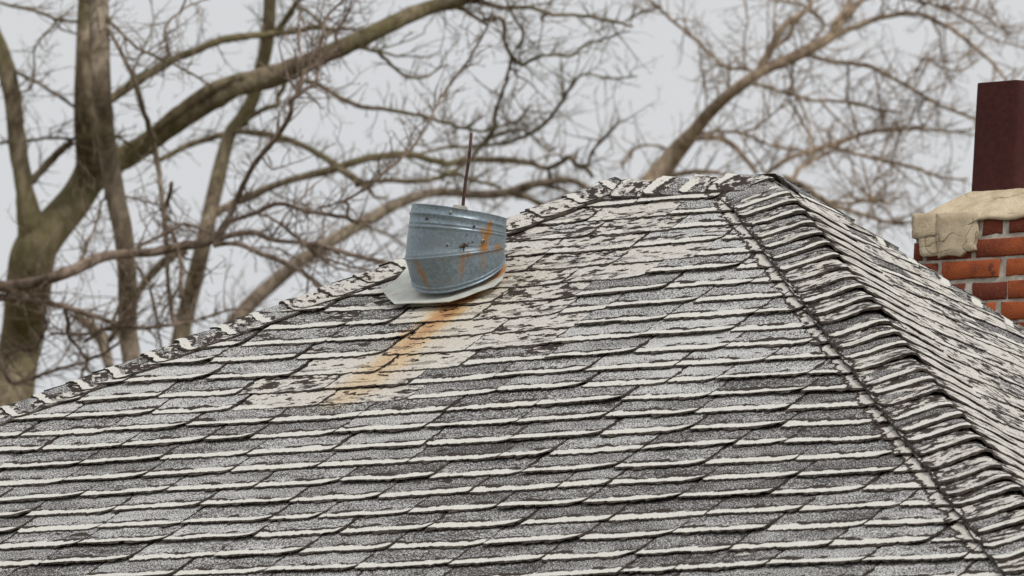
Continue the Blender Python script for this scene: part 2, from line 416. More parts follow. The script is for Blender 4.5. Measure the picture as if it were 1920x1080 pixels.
mesh('rear_shingles', V, F, M_SH, house, True, UV, TB, origin=HO, stuff=True)

# ---- hip and ridge caps
def cap(p0, axis, side_a, side_b, LEN, w_a, w_b, up, wear, tone, seed, big=1.0, rr=0.05, top=9.0, tight=0):
    """a cap shingle bent over a ridge: p0 lower exposed end, axis runs up the ridge; side_a / side_b run down the two slopes"""
    ncr, nl = 25, 5
    V, UV, F, SM, FM = [], [], [], [], []
    fr = [0, 0.07, 0.25, 0.55, 1.0]
    lift = rs.uniform(0.009, 0.019)*big; skew = rs.uniform(-0.016, 0.016)
    qs = [-1+2*i/(ncr-1) for i in range(ncr)]
    edge, th = [], []
    for i, q in enumerate(qs):
        x = q*0.19
        e = 0.007*nz(x*30, seed*40, 1) + 0.007*nz(x*90, seed*40, 2) + 0.010*nz(x*9, seed*40, 5) + skew*q
        e += 0.022*max(0, (abs(q)-0.86)/0.14)**2
        edge.append(e); th.append((0.0065+0.004*nz(x*50, seed*22, 2)+0.005*max(0, nz(x*20, seed*9, 6)))*(0.35 if tight == 1 and q > 0.25 else 1))
    lat = (side_b-side_a).normalized(); up_ = up
    ca, sa = abs(side_b.dot(lat)), abs(side_b.dot(up_))
    def pos_(q, l, dh):
        wside = w_a if q < 0 else w_b
        if tight == 1 and q > 0: wside = min(wside, max(0.012, (top-l)*1.6))
        if tight == -1 and q < 0: wside = min(wside, max(0.012, (top-l)*1.6))
        d = q*wside; m_ = math.sqrt(d*d+rr*rr)-rr*0.75
        h = 0.008 + lift*max(0, 1-l/0.13) + 0.006*(1-l/0.2)
        k_ = 0.62+0.38*math.exp(-(d/0.07)**2)
        if tight == 1:
            if d > 0.0:
                f_ = min(1, d/0.06); h = h*(1-f_)+(0.021-0.05*l)*f_; k_ = k_*(1-f_)+f_
            else:
                h += 0.008
        return p0 + axis*l + lat*d*ca - up_*m_*sa + up_*(h*k_ + 0.003*nz(d*20+q, l*15, seed*30) + dh)
    for f in fr:
        for i, q in enumerate(qs):
            l = edge[i]+(LEN-edge[i])*f
            qq = q*(1+0.05*nz(l*40, seed*50, 3)) if abs(q) > 0.95 else q
            V.append(pos_(qq, l, 0)); UV.append((q*0.19+0.2, (l-0.5*edge[i])*(1.3 if 0.3 < big < 0.4 else 0.95)))
    for r_ in range(nl-1):
        for i in range(ncr-1):
            k = r_*ncr+i; F.append((k, k+1, k+ncr+1, k+ncr)); SM.append(True); FM.append(0)
    b = len(V)
    for i, q in enumerate(qs): V.append(pos_(q, edge[i], 0)); UV.append((q*0.16, 0))
    for i, q in enumerate(qs): V.append(pos_(q, edge[i]-0.002, -th[i])); UV.append((q*0.16, 0))
    for i in range(ncr-1): F.append((b+ncr+i, b+ncr+i+1, b+i+1, b+i)); SM.append(False); FM.append(1)
    for side in (0, ncr-1):
        b = len(V)
        for r_ in range(nl): V.append(V[r_*ncr+side].copy()); UV.append(UV[r_*ncr+side])
        for r_ in range(nl): V.append(V[r_*ncr+side]-up*0.006); UV.append(UV[r_*ncr+side])
        for r_ in range(nl-1):
            k = (b+r_, b+r_+1, b+nl+r_+1, b+nl+r_); F.append(k if side == 0 else k[::-1]); SM.append(False); FM.append(1)
    mesh('hip_cap', V, F, [M_SH, M_EDGE], house, SM, UV, [(wear+(0.42*min(1, max(0, (t_[0]-0.235)/0.03)) if tight == 1 else 0), tone, seed) for t_ in UV], FM, origin=HO)

HIPR = Vector((1, -1, -T)).normalized(); HIPL = Vector((-1, -1, -T)).normalized()
def perp_down(n, axis):
    d = n.cross(axis).normalized()
    return d if d.z < 0 else -d
upR = (NF+NR).normalized(); NL = Vector((-T, 0, 1))*CP; upL = (NF+NL).normalized(); NB = Vector((0, T, 1))*CP
ND = 0.0
caps = []
lim = 4.2
d = lim*math.sqrt(2+T*T)
s_ = d
sF, sR = perp_down(NF, HIPR), perp_down(NR, HIPR)
sL = perp_down(NL, HIPL); sF2 = perp_down(NF, HIPL)
CE = 0.110
n_c = int(d/CE)
for i in range(n_c, -1, -1):       # right hip, from the bottom up
    p = APEX + HIPR*(i*CE+0.05+rs.uniform(-0.010, 0.010)) + NF*warp(0.5, 1) + sF*0.014 - upR*(0.004+0.026*max(0, 1-i/3))
    cap(p, -HIPR, sF, sR, min(0.2, i*CE+0.07), 0.165, min(0.18, 0.06+i*0.07), upR, rs.choice((0.46, 0.58, 0.64, 0.70, 0.76)), rs.uniform(0.05, 0.40), rs.random(), 1.0, 0.05, i*CE+0.05, 1)
for i in range(n_c, -1, -1):   # left hip
    x_ = -RL-i*CE/math.sqrt(2+T*T)
    p = APEX + Vector((-RL, 0, 0)) + HIPL*(i*CE+0.02+rs.uniform(-0.006, 0.006)) + NF*warp(x_, -x_-RL) + upL*0.001
    near = abs(x_+0.95) < 0.28
    cap(p, -HIPL, sL, sF2, min(0.2, i*CE+0.05), 0.14, 0.145, upL, 0.9 if near else rs.choice((0.30, 0.50, 0.56, 0.60, 0.60)), rs.uniform(0.2, 0.6), rs.random(), 0.35, 0.035)
for i in range(5):                 # short ridge
    p = APEX + Vector((-RL+i*0.108-0.02, 0, -0.010))
    cap(p, Vector((1, 0, 0)), perp_down(NB, Vector((1, 0, 0))), perp_down(NF, Vector((1, 0, 0))), 0.2 if i < 4 else 0.125, 0.15, 0.15, cz, (0.45, 0.66, 0.55, 0.72, 0.55)[i], 0.35, rs.random(), 1.1, 0.045)

HIPB = Vector((1, 1, -T)).normalized(); upB = (NR+NB).normalized()
for i in range(n_c, -1, -1):        # rear hip, its caps make the right skyline
    p = APEX + HIPB*(i*CE+0.03) - upB*(0.008+0.030*max(0, 1-i/3))
    cap(p, -HIPB, perp_down(NR, HIPB), perp_down(NB, HIPB), min(0.2, i*CE+0.03), min(0.12, 0.02+i*0.03), 0.12, upB, rs.choice((0.5, 0.56, 0.62)), rs.uniform(0.2, 0.5), rs.random(), 0.12, 0.02, i*CE+0.03, -1)

# ------------------------------------------------------------------ roof vent (collar of galvanised sheet)
VD = 24.35
cxf, csf = on_front(861, 510)
cx2, cs2 = on_front(861, 510, 0.045); VD = (front(cx2, cs2, 0.045)-CAM).dot(FW)
PX = VD/FPX
def ring_frame(cx, cy, beta, gamma, rpx):
    c = at(cx, cy, VD); u = IR*math.cos(beta)+IU*math.sin(beta); w_ = FW*math.cos(gamma)+IU*math.sin(gamma)
    return c, u, w_, rpx*PX
KEY = [  # cx, cy, beta, gamma, radius px   (bottom to top)
    (860, 509, 0.245, 0.39, 87.5), (858, 499, 0.225, 0.32, 91), (853.5, 475, 0.125, 0.065, 93.5), (853.5, 472, 0.12, 0.06, 94),
    (857, 434, -0.10, -0.045, 91.5), (859, 413, -0.145, -0.06, 91), (861.5, 397, -0.155, -0.065, 90.2)]
def key(t):
    t = max(0, min(len(KEY)-1.0001, t)); i = int(t); f = t-i
    return [KEY[i][k]+(KEY[i+1][k]-KEY[i][k])*f for k in range(5)]
st = []
def add(t, dr=0.0): q = key(t); q[4] += dr; st.append(q)
add(0, 4.0); add(0.05, 1.5); add(0.3, -0.3); add(0.42, 0.2); add(0.47, 1.8); add(0.53, 1.8); add(0.58, 0.2)
for t in (0.8, 1.1, 1.4, 1.7, 1.9): add(t)
add(1.96, 0.4); add(2.0, 2.4); add(2.5, 3.0); add(3.0, 2.4); add(3.02, 0.2); add(3.06, 1.6); add(3.10, 0.1)
for t in (3.3, 3.6, 3.9): add(t)
add(3.93, 0); add(3.98, 1.7); add(4.05, 1.7); add(4.1, 0.2); add(4.22, 0.2); add(4.28, 1.3); add(4.36, 0.1); add(4.6, 0.0)
add(4.86, 0.0); add(4.95, 1.9); add(5.05, 1.9); add(5.14, 0.0); add(5.5, 0); add(5.9, 0); add(6.0, 0.8); add(6.0, -1.0)
NV = 96
V, F = [], []
for (cx, cy, be, ga, rp) in st:
    c, u, w_, r_ = ring_frame(cx, cy, be, ga, rp)
    for k in range(NV):
        th = 2*math.pi*k/NV
        dent = 1+0.010*nz(math.cos(th)*4, math.sin(th)*4, cy*0.05)+0.008*nz(math.cos(th)*1.5, math.sin(th)*1.5, cy*0.02)
        V.append(c+r_*dent*(math.cos(th)*u+math.sin(th)*w_))
for i in range(len(st)-1):
    for k in range(NV):
        a, b = i*NV+k, i*NV+(k+1) % NV; F.append((a, b, b+NV, a+NV))
# inner wall
base = len(V)
for q in (6.0, 4.6, 3.5):
    cx, cy, be, ga, rp = key(q); c, u, w_, r_ = ring_frame(cx, cy, be, ga, rp-1.6)
    for k in range(NV): th = 2*math.pi*k/NV; V.append(c+r_*(math.cos(th)*u+math.sin(th)*w_))
for k in range(NV):
    l = (len(st)-1)*NV; k2 = (k+1) % NV
    F.append((l+k, l+k2, base+k2, base+k))
    for j in range(2): F.append((base+j*NV+k, base+j*NV+k2, base+(j+1)*NV+k2, base+(j+1)*NV+k))
F.append(tuple(base+2*NV+k for k in range(NV)))

def galv():
    n = N('galvanised_sheet'); W = n.pos()
    vo = n.new('ShaderNodeTexVoronoi'); n.put(vo.inputs['Vector'], W); vo.inputs['Scale'].default_value = 160
    sp = n.new('ShaderNodeSeparateColor'); n.put(sp.inputs[0], vo.outputs['Color'])
    a = n.noise(W, 9, 4, 0.6); b = n.noise(W, 120, 3, 0.6)
    c = n.mix(sp.outputs[0], (0.195, 0.250, 0.290), (0.305, 0.370, 0.415))
    c = n.mix(n.step(a, 0.35, 0.7), c, (0.25, 0.30, 0.33))
    c = n.mix(n.math('MULTIPLY', n.step(b, 0.55, 0.72), 0.35), c, (0.50, 0.55, 0.57))
    jit = n.math('MULTIPLY', n.math('SUBTRACT', n.noise(W, 60, 3), 0.5), 1.5)
    tot = None
    def sp_(px, py, d=None):
        # point on the front of the drum
        cx = 858; dx = (px-cx)/92.0; return at(px, py, VD-0.135*math.sqrt(max(0, 1-dx*dx)))
    for (x0, y0, x1, y1, ra, rb, k) in [(920, 418, 906, 466, 4.5, 8.5, 1.0), (876, 478, 938, 464, 5.0, 6.5, 0.9), (784, 490, 803, 545, 7, 4.5, 0.85), (868, 480, 862, 532, 5.5, 3.5, 0.65),
                                        (906, 434, 918, 434, 7, 8, 0.7), (905, 475, 908, 505, 6, 4, 0.5), (803, 545, 800, 552, 6, 6, 0.5)]:
        q, f = n.segmask(W, sp_(x0, y0), sp_(x1, y1), ra*PX, rb*PX)
        m_ = n.math('MULTIPLY', n.step(n.math('ADD', q, jit), 1.9, 0.1), k)
        tot = m_ if tot is None else n.math('MAXIMUM', tot, m_)
    c = n.mix(tot, c, n.mix(n.noise(W, 80, 3), (0.42, 0.20, 0.045), (0.26, 0.115, 0.03)))
    return n.bsdf(c, n.math('ADD', 0.42, n.math('MULTIPLY', tot, 0.4)), n.math('MULTIPLY', n.math('SUBTRACT', 1.0, tot), 0.55), bump=n.math('ADD', a, n.math('MULTIPLY', b, 0.2)), bstr=0.25, bdist=0.004)
M_GALV = galv()
vent = empty('roof_vent', front(cxf, csf, 0.01), 'squat galvanised roof vent collar with rust streaks, on a pale metal flashing on the shingles', 'roof vent')
VO = vent.location.copy()
mesh('vent_collar', V, F, M_GALV, vent, True, origin=VO)

# flashing plate lying on the slope
def flash_mat():
    n = N('painted_flashing'); W = n.pos()
    c = n.mix(n.step(n.noise(W, 30, 4, 0.6), 0.35, 0.7), (0.60, 0.615, 0.555), (0.75, 0.755, 0.69))
    tot = None
    jit = n.math('MULTIPLY', n.math('SUBTRACT', n.noise(W, 35, 4), 0.5), 1.2)
    for (x0, y0, x1, y1, ra, rb, k) in [(848, 556, 930, 524, 6, 10, 1.0), (930, 524, 955, 500, 9, 13, 1.0), (800, 550, 785, 564, 5, 4, 0.6), (842, 562, 924, 533, 5, 6, 0.6), (745, 552, 742, 560, 4, 5, 0.4)]:
        xa, s0 = on_front(x0, y0); xb, s1 = on_front(x1, y1)
        q, f = n.segmask(W, front(xa, s0, 0.02), front(xb, s1, 0.02), ra*PX*1.3, rb*PX*1.3)
        m_ = n.math('MULTIPLY', n.step(n.math('ADD', q, jit), 1.4, 0.3), k); tot = m_ if tot is None else n.math('MAXIMUM', tot, m_)
    c = n.mix(tot, c, n.mix(n.noise(W, 25, 3), (0.62, 0.22, 0.08), (0.66, 0.40, 0.16)))
    return n.bsdf(c, 0.55, 0.1, bump=n.noise(W, 20, 3), bstr=0.2, bdist=0.003)
outl = [(716, 543), (727, 558), (740, 570), (772, 569), (800, 568), (842, 566), (870, 559), (897, 549), (926, 536), (941, 522), (948, 500), (945, 465), (900, 448), (840, 452), (780, 480), (745, 520)]
V, F = [], []
nO = len(outl)
xc, sc_ = on_front(860, 512)
for lvl, (hh_, sh) in enumerate(((0.022, 1.0), (0.0195, 1.0))):
    for i, (px, py) in enumerate(outl):
        x, s = on_front(px, py, 0.023); lf = 0.002*math.sin(i*1.1)+(0.004 if 3 <= i <= 7 else 0)
        V.append(front(x, s, hh_+lf-warp(x, s)))
ins = len(V)
for i, (px, py) in enumerate(outl):
    x, s = on_front(px, py, 0.023); V.append(front(xc+(x-xc)*0.55, sc_+(s-sc_)*0.55, 0.025))
V.append(front(xc, sc_, 0.026))
for i in range(nO):
    j = (i+1) % nO
    F += [(i, j, nO+j, nO+i), (j, i, ins+i, ins+j), (ins+j, ins+i, ins+nO)]
mesh('flashing', V, F, flash_mat(), vent, origin=VO)

M_DARK = simple('rusted_fixings', (0.05, 0.035, 0.03), (0.16, 0.09, 0.06), 90, 0.7, 0.3)
M_BOLT = simple('zinc_bolt', (0.30, 0.28, 0.25), (0.45, 0.42, 0.36), 90, 0.5, 0.5)
M_ROD = simple('rusty_rod_steel', (0.085, 0.045, 0.038), (0.16, 0.095, 0.08), 40, 0.8, 0.2)
def drum(px, py, out=0.0):
    dx = (px-858)/92.0; return at(px, py, VD-0.1365*math.sqrt(max(0.02, 1-dx*dx))-out)
def disc(name, p, nrm, r, h, mat, parent, o, seg=10):
    nrm = nrm.normalized(); a = nrm.orthogonal().normalized(); b = nrm.cross(a); V, F = [], []
    for k, (rr_, hh_) in enumerate(((r, -0.002), (r, h*0.5), (r*0.7, h), )):
        for i in range(seg): t = 2*math.pi*i/seg; V.append(p+a*rr_*math.cos(t)+b*rr_*math.sin(t)+nrm*hh_)
    for k in range(2):
        for i in range(seg): F.append((k*seg+i, k*seg+(i+1) % seg, (k+1)*seg+(i+1) % seg, (k+1)*seg+i))
    F.append(tuple(2*seg+i for i in range(seg)))
    return mesh(name, V, F, mat, parent, True, origin=o)
axc = at(858, 440, VD)
for (px, py, m_, r_) in [(845, 397.5, M_BOLT, 3), (800, 410, M_DARK, 2.8), (889, 425, M_DARK, 2.6), (839, 460, M_BOLT, 4.2), (906, 452, M_BOLT, 4.2), (876, 440, M_DARK, 1.3), (886, 454, M_DARK, 1.3), (859, 470, M_BOLT, 1.8)]:
    p = drum(px, py); n_ = p-axc; n_ -= U0*n_.dot(U0)
    disc('bolt', p, n_, r_*PX, 0.003, m_, vent, VO)
    if r_ > 4: disc('bolt', p, n_, 2.2*PX, 0.006, M_DARK, vent, VO)

def tube(pts, rad, seg=6, jit=0.0, seed=0.0, cap_=True):
    V, F = [], []; n_ = len(pts); prev = None
    for i in range(n_):
        t = (pts[min(i+1, n_-1)]-pts[max(i-1, 0)]).normalized()
        if prev is None: a = t.orthogonal().normalized()
        else:
            a = prev-t*prev.dot(t)
            a = a.normalized() if a.length > 1e-6 else t.orthogonal().normalized()
        prev = a; b = t.cross(a)
        for k in range(seg):
            th = 2*math.pi*k/seg; r_ = rad[i]
            if jit: r_ *= 1+jit*nz(pts[i].x*3+math.cos(th), pts[i].z*3+math.sin(th), seed)
            V.append(pts[i]+r_*(math.cos(th)*a+math.sin(th)*b))
    for i in range(n_-1):
        for k in range(seg):
            k2 = (k+1) % seg; F.append((i*seg+k, i*seg+k2, (i+1)*seg+k2, (i+1)*seg+k))
    if cap_: F.append(tuple(range(seg))[::-1]); F.append(tuple((n_-1)*seg+k for k in range(seg)))
    return V, F
def addt(V, F, t):
    b = len(V); V += t[0]; F += [tuple(b+q for q in f) for f in t[1]]
# strap wire with its twisted knot
V, F = [], []
pts = [drum(839+(906-839)*q/10, 465-8*q/10+1.5*math.sin(q*0.9), 0.003) for q in range(11)]
addt(V, F, tube(pts, [0.0007]*11, 5))
mesh('strap_wire', V, F, M_BOLT, vent, True, origin=VO)
V, F = [], []
kr = random.Random(4)
for q in range(9):
    p0 = drum(871+kr.uniform(-3, 3), 461+kr.uniform(-3, 3), 0.004); pts = [p0]
    dd = Vector((kr.uniform(-1, 1), kr.uniform(-1, 1), kr.uniform(-1, 1)))
    for _ in range(5):
        dd = (dd+Vector((kr.uniform(-1, 1), kr.uniform(-1, 1), kr.uniform(-1, 1)))*0.9).normalized(); pts.append(pts[-1]+dd*0.0032)
    addt(V, F, tube(pts, [0.0016]*6, 5))
mesh('wire_knot', V, F, M_DARK, vent, True, origin=VO)
# small bent tab at the rim
tb_ = [at(849, 389.5, VD-0.138), at(877, 393.5, VD-0.136), at(877, 389.5, VD-0.12), at(849, 385.5, VD-0.12), at(853, 383.5, VD-0.10), at(874, 386.5, VD-0.10)]
mesh('rim_tab', tb_, [(0, 1, 2, 3), (3, 2, 5, 4)], M_BOLT, vent, origin=VO)
# rod standing in the vent
rb_ = at(861.5, 440, VD-0.03); rt = at(884.5, 249, VD-0.03)
rodp = [rb_+(rt-rb_)*q/8+IR*(0.0012*math.sin(q*1.3)) for q in range(9)]
V, F = tube(rodp, [0.0050, 0.0050, 0.0048, 0.0047, 0.0046, 0.0046, 0.0045, 0.0044, 0.0044], 8)
ro = mesh('metal_rod', V, F, M_ROD, None, True)
ro['label'] = 'thin rusty brown rod standing upright out of the galvanised roof vent'; ro['category'] = 'rod'

# ------------------------------------------------------------------ chimney
CD = 26.4
c0 = at(1712.5, 470, CD)                 # a point on its front left edge
CX0, CY0 = c0.x, c0.y
CPX = FPX/CD
def cz_at(py, px=1712.5): return at(px, py, CD).z
def chx(px): return CX0+(px-1712.5)/(CPX*math.cos(PHI))   # along the front face
CW, CDp = 0.56, 0.42
def face_z(px, py):
    """height on the chimney's front face of what is seen at that pixel"""
    d = FW + (px-960)/FPX*IR + (540-py)/FPX*IU; k = (CY0-CAM.y)/d.y; P = CAM+k*d
    return P.x, P.z
chim = empty('chimney', (CX0+CW/2, CY0+CDp/2, APEX.z-1.2), 'orange brick chimney with cracked tan cement crown behind the right roof slope', 'chimney')
CO = chim.location.copy()
n = N('fired_brick'); P_ = n.objc(); oi = n.new('ShaderNodeObjectInfo').outputs['Random']
vv = n.new('ShaderNodeVectorMath', operation='ADD'); n.put(vv.inputs[0], P_); n.put(vv.inputs[1], n.comb(oi, n.math('MULTIPLY', oi, 7.0), oi))
f1 = n.noise(vv.outputs[0], 35, 5, 0.65); f2 = n.noise(vv.outputs[0], 9, 3); f3 = n.noise(vv.outputs[0], 160, 2)
c = n.mix(n.step(n.math('ADD', f2, n.math('MULTIPLY', n.math('SUBTRACT', oi, 0.5), 0.8)), 0.3, 0.7), (0.185, 0.044, 0.024), (0.43, 0.105, 0.034))
c = n.mix(n.step(f1, 0.56, 0.68), c, (0.16, 0.046, 0.030))
c = n.mix(n.math('MULTIPLY', n.step(f3, 0.60, 0.72), 0.4), c, (0.50, 0.24, 0.14))
M_BRICK = n.bsdf(c, 0.92, bump=n.math('ADD', f1, n.math('MULTIPLY', f3, 0.4)), bstr=0.7, bdist=0.004)
M_MORTAR = simple('lime_mortar', (0.40, 0.365, 0.30), (0.62, 0.575, 0.49), 40, 0.95, bstr=0.8)
n = N('aged_cement'); P_ = n.pos()
f1 = n.noise(P_, 18, 5, 0.65); f2 = n.noise(P_, 220, 3, 0.6); f3 = n.noise(P_, 4, 3)
c = n.mix(n.step(f1, 0.3, 0.7), (0.56, 0.445, 0.295), (0.76, 0.63, 0.445))
c = n.mix(n.math('MULTIPLY', n.step(f2, 0.5, 0.7), 0.5), c, (0.22, 0.19, 0.15))
vo = n.new('ShaderNodeTexVoronoi', feature='DISTANCE_TO_EDGE'); n.put(vo.inputs['Vector'], n.new('ShaderNodeVectorMath', operation='ADD').outputs[0])
va = vo.inputs['Vector'].links[0].from_node; n.put(va.inputs[0], P_); nt = n.new('ShaderNodeTexNoise'); n.put(nt.inputs['Vector'], P_); nt.inputs['Scale'].default_value = 12
sc2 = n.new('ShaderNodeVectorMath', operation='SCALE'); n.put(sc2.inputs[0], nt.outputs['Color']); sc2.inputs['Scale'].default_value = 0.12; n.put(va.inputs[1], sc2.outputs[0])
vo.inputs['Scale'].default_value = 4.5
crk = n.math('MULTIPLY', n.step(vo.outputs['Distance'], 0.012, 0.004), n.step(f3, 0.42, 0.5))
c = n.mix(n.math('MULTIPLY', crk, 0.45), c, (0.07, 0.06, 0.05))
M_CEM = n.bsdf(c, 0.95, bump=n.math('SUBTRACT', n.math('ADD', f1, n.math('MULTIPLY', f2, 0.35)), crk), bstr=0.7, bdist=0.004)
M_FLUE = simple('oxblood_glazed_flue', (0.050, 0.0105, 0.0085), (0.072, 0.0165, 0.0130), 60, 0.75, bstr=0.35, bdist=0.002)

zt_ = face_z(1845, 401)[1]               # top of the brickwork
RP = 0.0655
ZB = zt_-RP*22
def box(name, x0, x1, y0, y1, z0, z1, mat, parent, o, bev=0.005, seed=0.0, jit=0.004):
    V, F = [], []
    xs = [x0, x0+bev, (x0+x1)/2, x1-bev, x1]; zs = [z0, z0+bev, z1-bev, z1]
    # front (towards -Y), sides, top: rounded by pulling the rim back
    def pf(i, k, y, s):
        rim = (i in (0, 4)) or (k in (0, 3))
        xx, zz = xs[i], zs[k]
        return Vector((xx+jit*nz(xx*50, zz*50, seed), y+s*(bev*0.8 if rim else 0)+jit*nz(xx*30, zz*40, seed+4), zz+jit*nz(xx*50, zz*50, seed+9)))
    for y, s in ((y0, 1), (y1, -1)):
        b = len(V)
        for k in range(4):
            for i in range(5): V.append(pf(i, k, y, s))
        for k in range(3):
            for i in range(4):
                q = (b+k*5+i, b+k*5+i+1, b+k*5+i+6, b+k*5+i+5); F.append(q if s == 1 else q[::-1])
    rim = [i for i in range(5)]+[5*k+4 for k in (1, 2, 3)]+[15+i for i in (3, 2, 1, 0)]+[10, 5]
    for a in range(len(rim)):
        p, q = rim[a], rim[(a+1) % len(rim)]; F.append((q, p, p+20, q+20))
    return mesh(name, V, F, mat, parent, True, origin=o)
# mortar core
mesh_core = []
def plainbox(name, x0, x1, y0, y1, z0, z1, mat, parent, o):
    V = [(x0, y0, z0), (x1, y0, z0), (x1, y1, z0), (x0, y1, z0), (x0, y0, z1), (x1, y0, z1), (x1, y1, z1), (x0, y1, z1)]
    return mesh(name, V, [(0, 1, 5, 4), (1, 2, 6, 5), (2, 3, 7, 6), (3, 0, 4, 7), (4, 5, 6, 7), (3, 2, 1, 0)], mat, parent, origin=o)
def wob_box(name, x0, x1, y0, y1, z0, z1, mat, parent, o, step=0.02, amp=0.003):
    """box whose four walls are finely divided and uneven"""
    V, F = [], []
    def wall(p, q):
        L = (q-p).length; nx = max(2, int(L/step)); nzz = max(2, int((z1-z0)/step)); b = len(V); nrm = Vector(((q-p).y, -(q-p).x, 0)).normalized()
        for k in range(nzz+1):
            for i in range(nx+1):
                c_ = p+(q-p)*i/nx; z = z0+(z1-z0)*k/nzz; a_ = 0 if i in (0, nx) else amp
                V.append(Vector((c_.x, c_.y, z))+nrm*a_*nz(c_.x*60, c_.y*60, z*60))
        for k in range(nzz):
            for i in range(nx): q0 = b+k*(nx+1)+i; F.append((q0, q0+1, q0+nx+2, q0+nx+1))
    a, b_, c_, d_ = Vector((x0, y0, 0)), Vector((x1, y0, 0)), Vector((x1, y1, 0)), Vector((x0, y1, 0))
    wall(a, b_); wall(b_, c_); wall(c_, d_); wall(d_, a)
    return mesh(name, V, F, mat, parent, True, origin=o)
wob_box('mortar', CX0+0.005, CX0+CW-0.005, CY0+0.005, CY0+CDp-0.005, ZB, zt_-0.002, M_MORTAR, chim, CO, 0.018, 0.005)
cut = lambda px: (px-1712.5)/(CPX*math.cos(PHI))*0.945
rows = {0: [(1712.5, 1766), (1774, 1827), (1842, 1880), (1893, 2000)], 1: [(1712.5, 1730), (1738, 1822), (1833, 1938), (1948, 2009)],
        2: [(1712.5, 1761), (1769, 1878), (1891, 2000)], 3: [(1712.5, 1815), (1828, 1893), (1897, 2005)], 4: [(1712.5, 1760), (1770, 1874), (1886, 1990)]}
br = random.Random(5)
for r_ in range(22):
    pat = rows.get(r_) or (rows[3] if r_ % 2 else rows[2])
    z1 = zt_-RP*r_-0.010; z0 = z1-(RP-0.0115)
    for j, (a, b) in enumerate(pat):
        xa, xb = CX0+cut(a), min(CX0+cut(b), CX0+CW)
        if CX0+CW-xb < 0.03: xb = CX0+CW
        dy = 0.004*br.random(); dz = br.uniform(-0.0015, 0.0015)
        box('brick', xa, xb, CY0-dy+0.001, CY0+0.10, z0+dz, z1+dz, M_BRICK, chim, CO, 0.004, br.random()*9)
    # right side of the stack, out of frame, and the back, simply bonded
    for s0, s1 in ((0.105, 0.205), (0.215, 0.315)) if r_ % 2 else ((0.105, 0.305),):
        box('brick', CX0+CW-0.10, CX0+CW-0.001, CY0+s0, CY0+s1, z0, z1, M_BRICK, chim, CO, 0.004, br.random()*9)
        box('brick', CX0+0.001, CX0+0.10, CY0+s0, CY0+s1, z0, z1, M_BRICK, chim, CO, 0.004, br.random()*9)
# cement crown: a low frustum
tpx = face_z(1803, 356)
H = 0.098; ov = 0.008; ins_ = 0.125
def crown():
    V, F = [], []
    n1 = 26
    prof = [(-ov, -0.022), (-ov-0.002, -0.012), (0.004, -0.002), (ins_*0.35, H*0.36), (ins_*0.7, H*0.73), (ins_*0.97, H*0.985), (ins_+0.02, H)]
    loops = []
    for (o_, h_) in prof:
        x0, x1, y0, y1 = CX0+o_, CX0+CW-o_, CY0+o_*0.86, CY0+CDp-o_*0.86
        pts = []
        cs = [(x0, y0), (x1, y0), (x1, y1), (x0, y1)]
        for e in range(4):
            p, q = cs[e], cs[(e+1) % 4]
            for i in range(n1):
                f = i/n1; x = p[0]+(q[0]-p[0])*f; y = p[1]+(q[1]-p[1])*f
                hz = h_ + 0.0025*nz(x*18, y*18, h_*30)+0.0015*nz(x*60, y*60, 2)
                if h_ < 0.0: hz = h_+0.009*nz(x*22, y*22, 5)
                pts.append(Vector((x, y-0.003*abs(nz(x*30, h_*60, 1)), zt_+hz)))
        loops.append(pts)
    m_ = 4*n1
    for l in loops: V += l
    for k in range(len(loops)-1):
        for i in range(m_): j = (i+1) % m_; F.append((k*m_+i, k*m_+j, (k+1)*m_+j, (k+1)*m_+i))
    F.append(tuple((len(loops)-1)*m_+i for i in range(m_)))
    F.append(tuple(range(m_))[::-1])
    return mesh('cement_crown', V, F, M_CEM, chim, [True]*(len(F)-2)+[False]*2, origin=CO)
crown()
# render coat over the upper left bricks: two slabs with a crack between, one broken lower
def slab(name, pts, yoff, th):
    """irregular plate on the front face; pts are its outline in photograph pixels"""
    out = []
    for i in range(len(pts)):
        a, b = pts[i], pts[(i+1) % len(pts)]; L = math.hypot(b[0]-a[0], b[1]-a[1]); m_ = max(1, int(L/4))
        for k in range(m_):
            f = k/m_; x = a[0]+(b[0]-a[0])*f; y = a[1]+(b[1]-a[1])*f
            out.append((x+1.1*nz(x*0.2, y*0.2, 3), y+1.3*nz(x*0.2, y*0.2, 8)))
    V, F = [], []; m_ = len(out)
    cxx = sum(p[0] for p in out)/m_; cyy = sum(p[1] for p in out)/m_
    rings = [(1.0, th*-0.2), (1.0, th*0.85), (0.985, th), (0.6, th*1.02), (0.3, th*1.0)]
    for sc3, t_ in rings:
        for (px, py) in out:
            x, z = face_z(cxx+(px-cxx)*sc3, cyy+(py-cyy)*sc3)
            V.append(Vector((max(x, CX0-0.006), CY0-yoff-t_-0.0015*nz(x*40, z*40, 1), z)))
    for k in range(len(rings)-1):
        for i in range(m_): j = (i+1) % m_; F.append((k*m_+j, k*m_+i, (k+1)*m_+i, (k+1)*m_+j))
    F.append(tuple((len(rings)-1)*m_+i for i in range(m_))[::-1])
    return mesh(name, V, F, M_CEM, chim, [True]*(len(F)-1)+[False], origin=CO)
slab('cement_render', [(1712.5, 402), (1761, 400), (1761, 444), (1727, 449), (1712.5, 448)], 0.002, 0.008)
slab('cement_render', [(1725, 447), (1761, 442), (1763, 480), (1733, 483), (1727, 479)], 0.002, 0.007)
slab('cement_render', [(1760, 401), (1838, 399), (1841, 412), (1834, 414), (1836, 438), (1831, 460), (1833, 470), (1812, 474), (1804, 482), (1780, 480), (1762, 485), (1759, 440)], 0.003, 0.010)
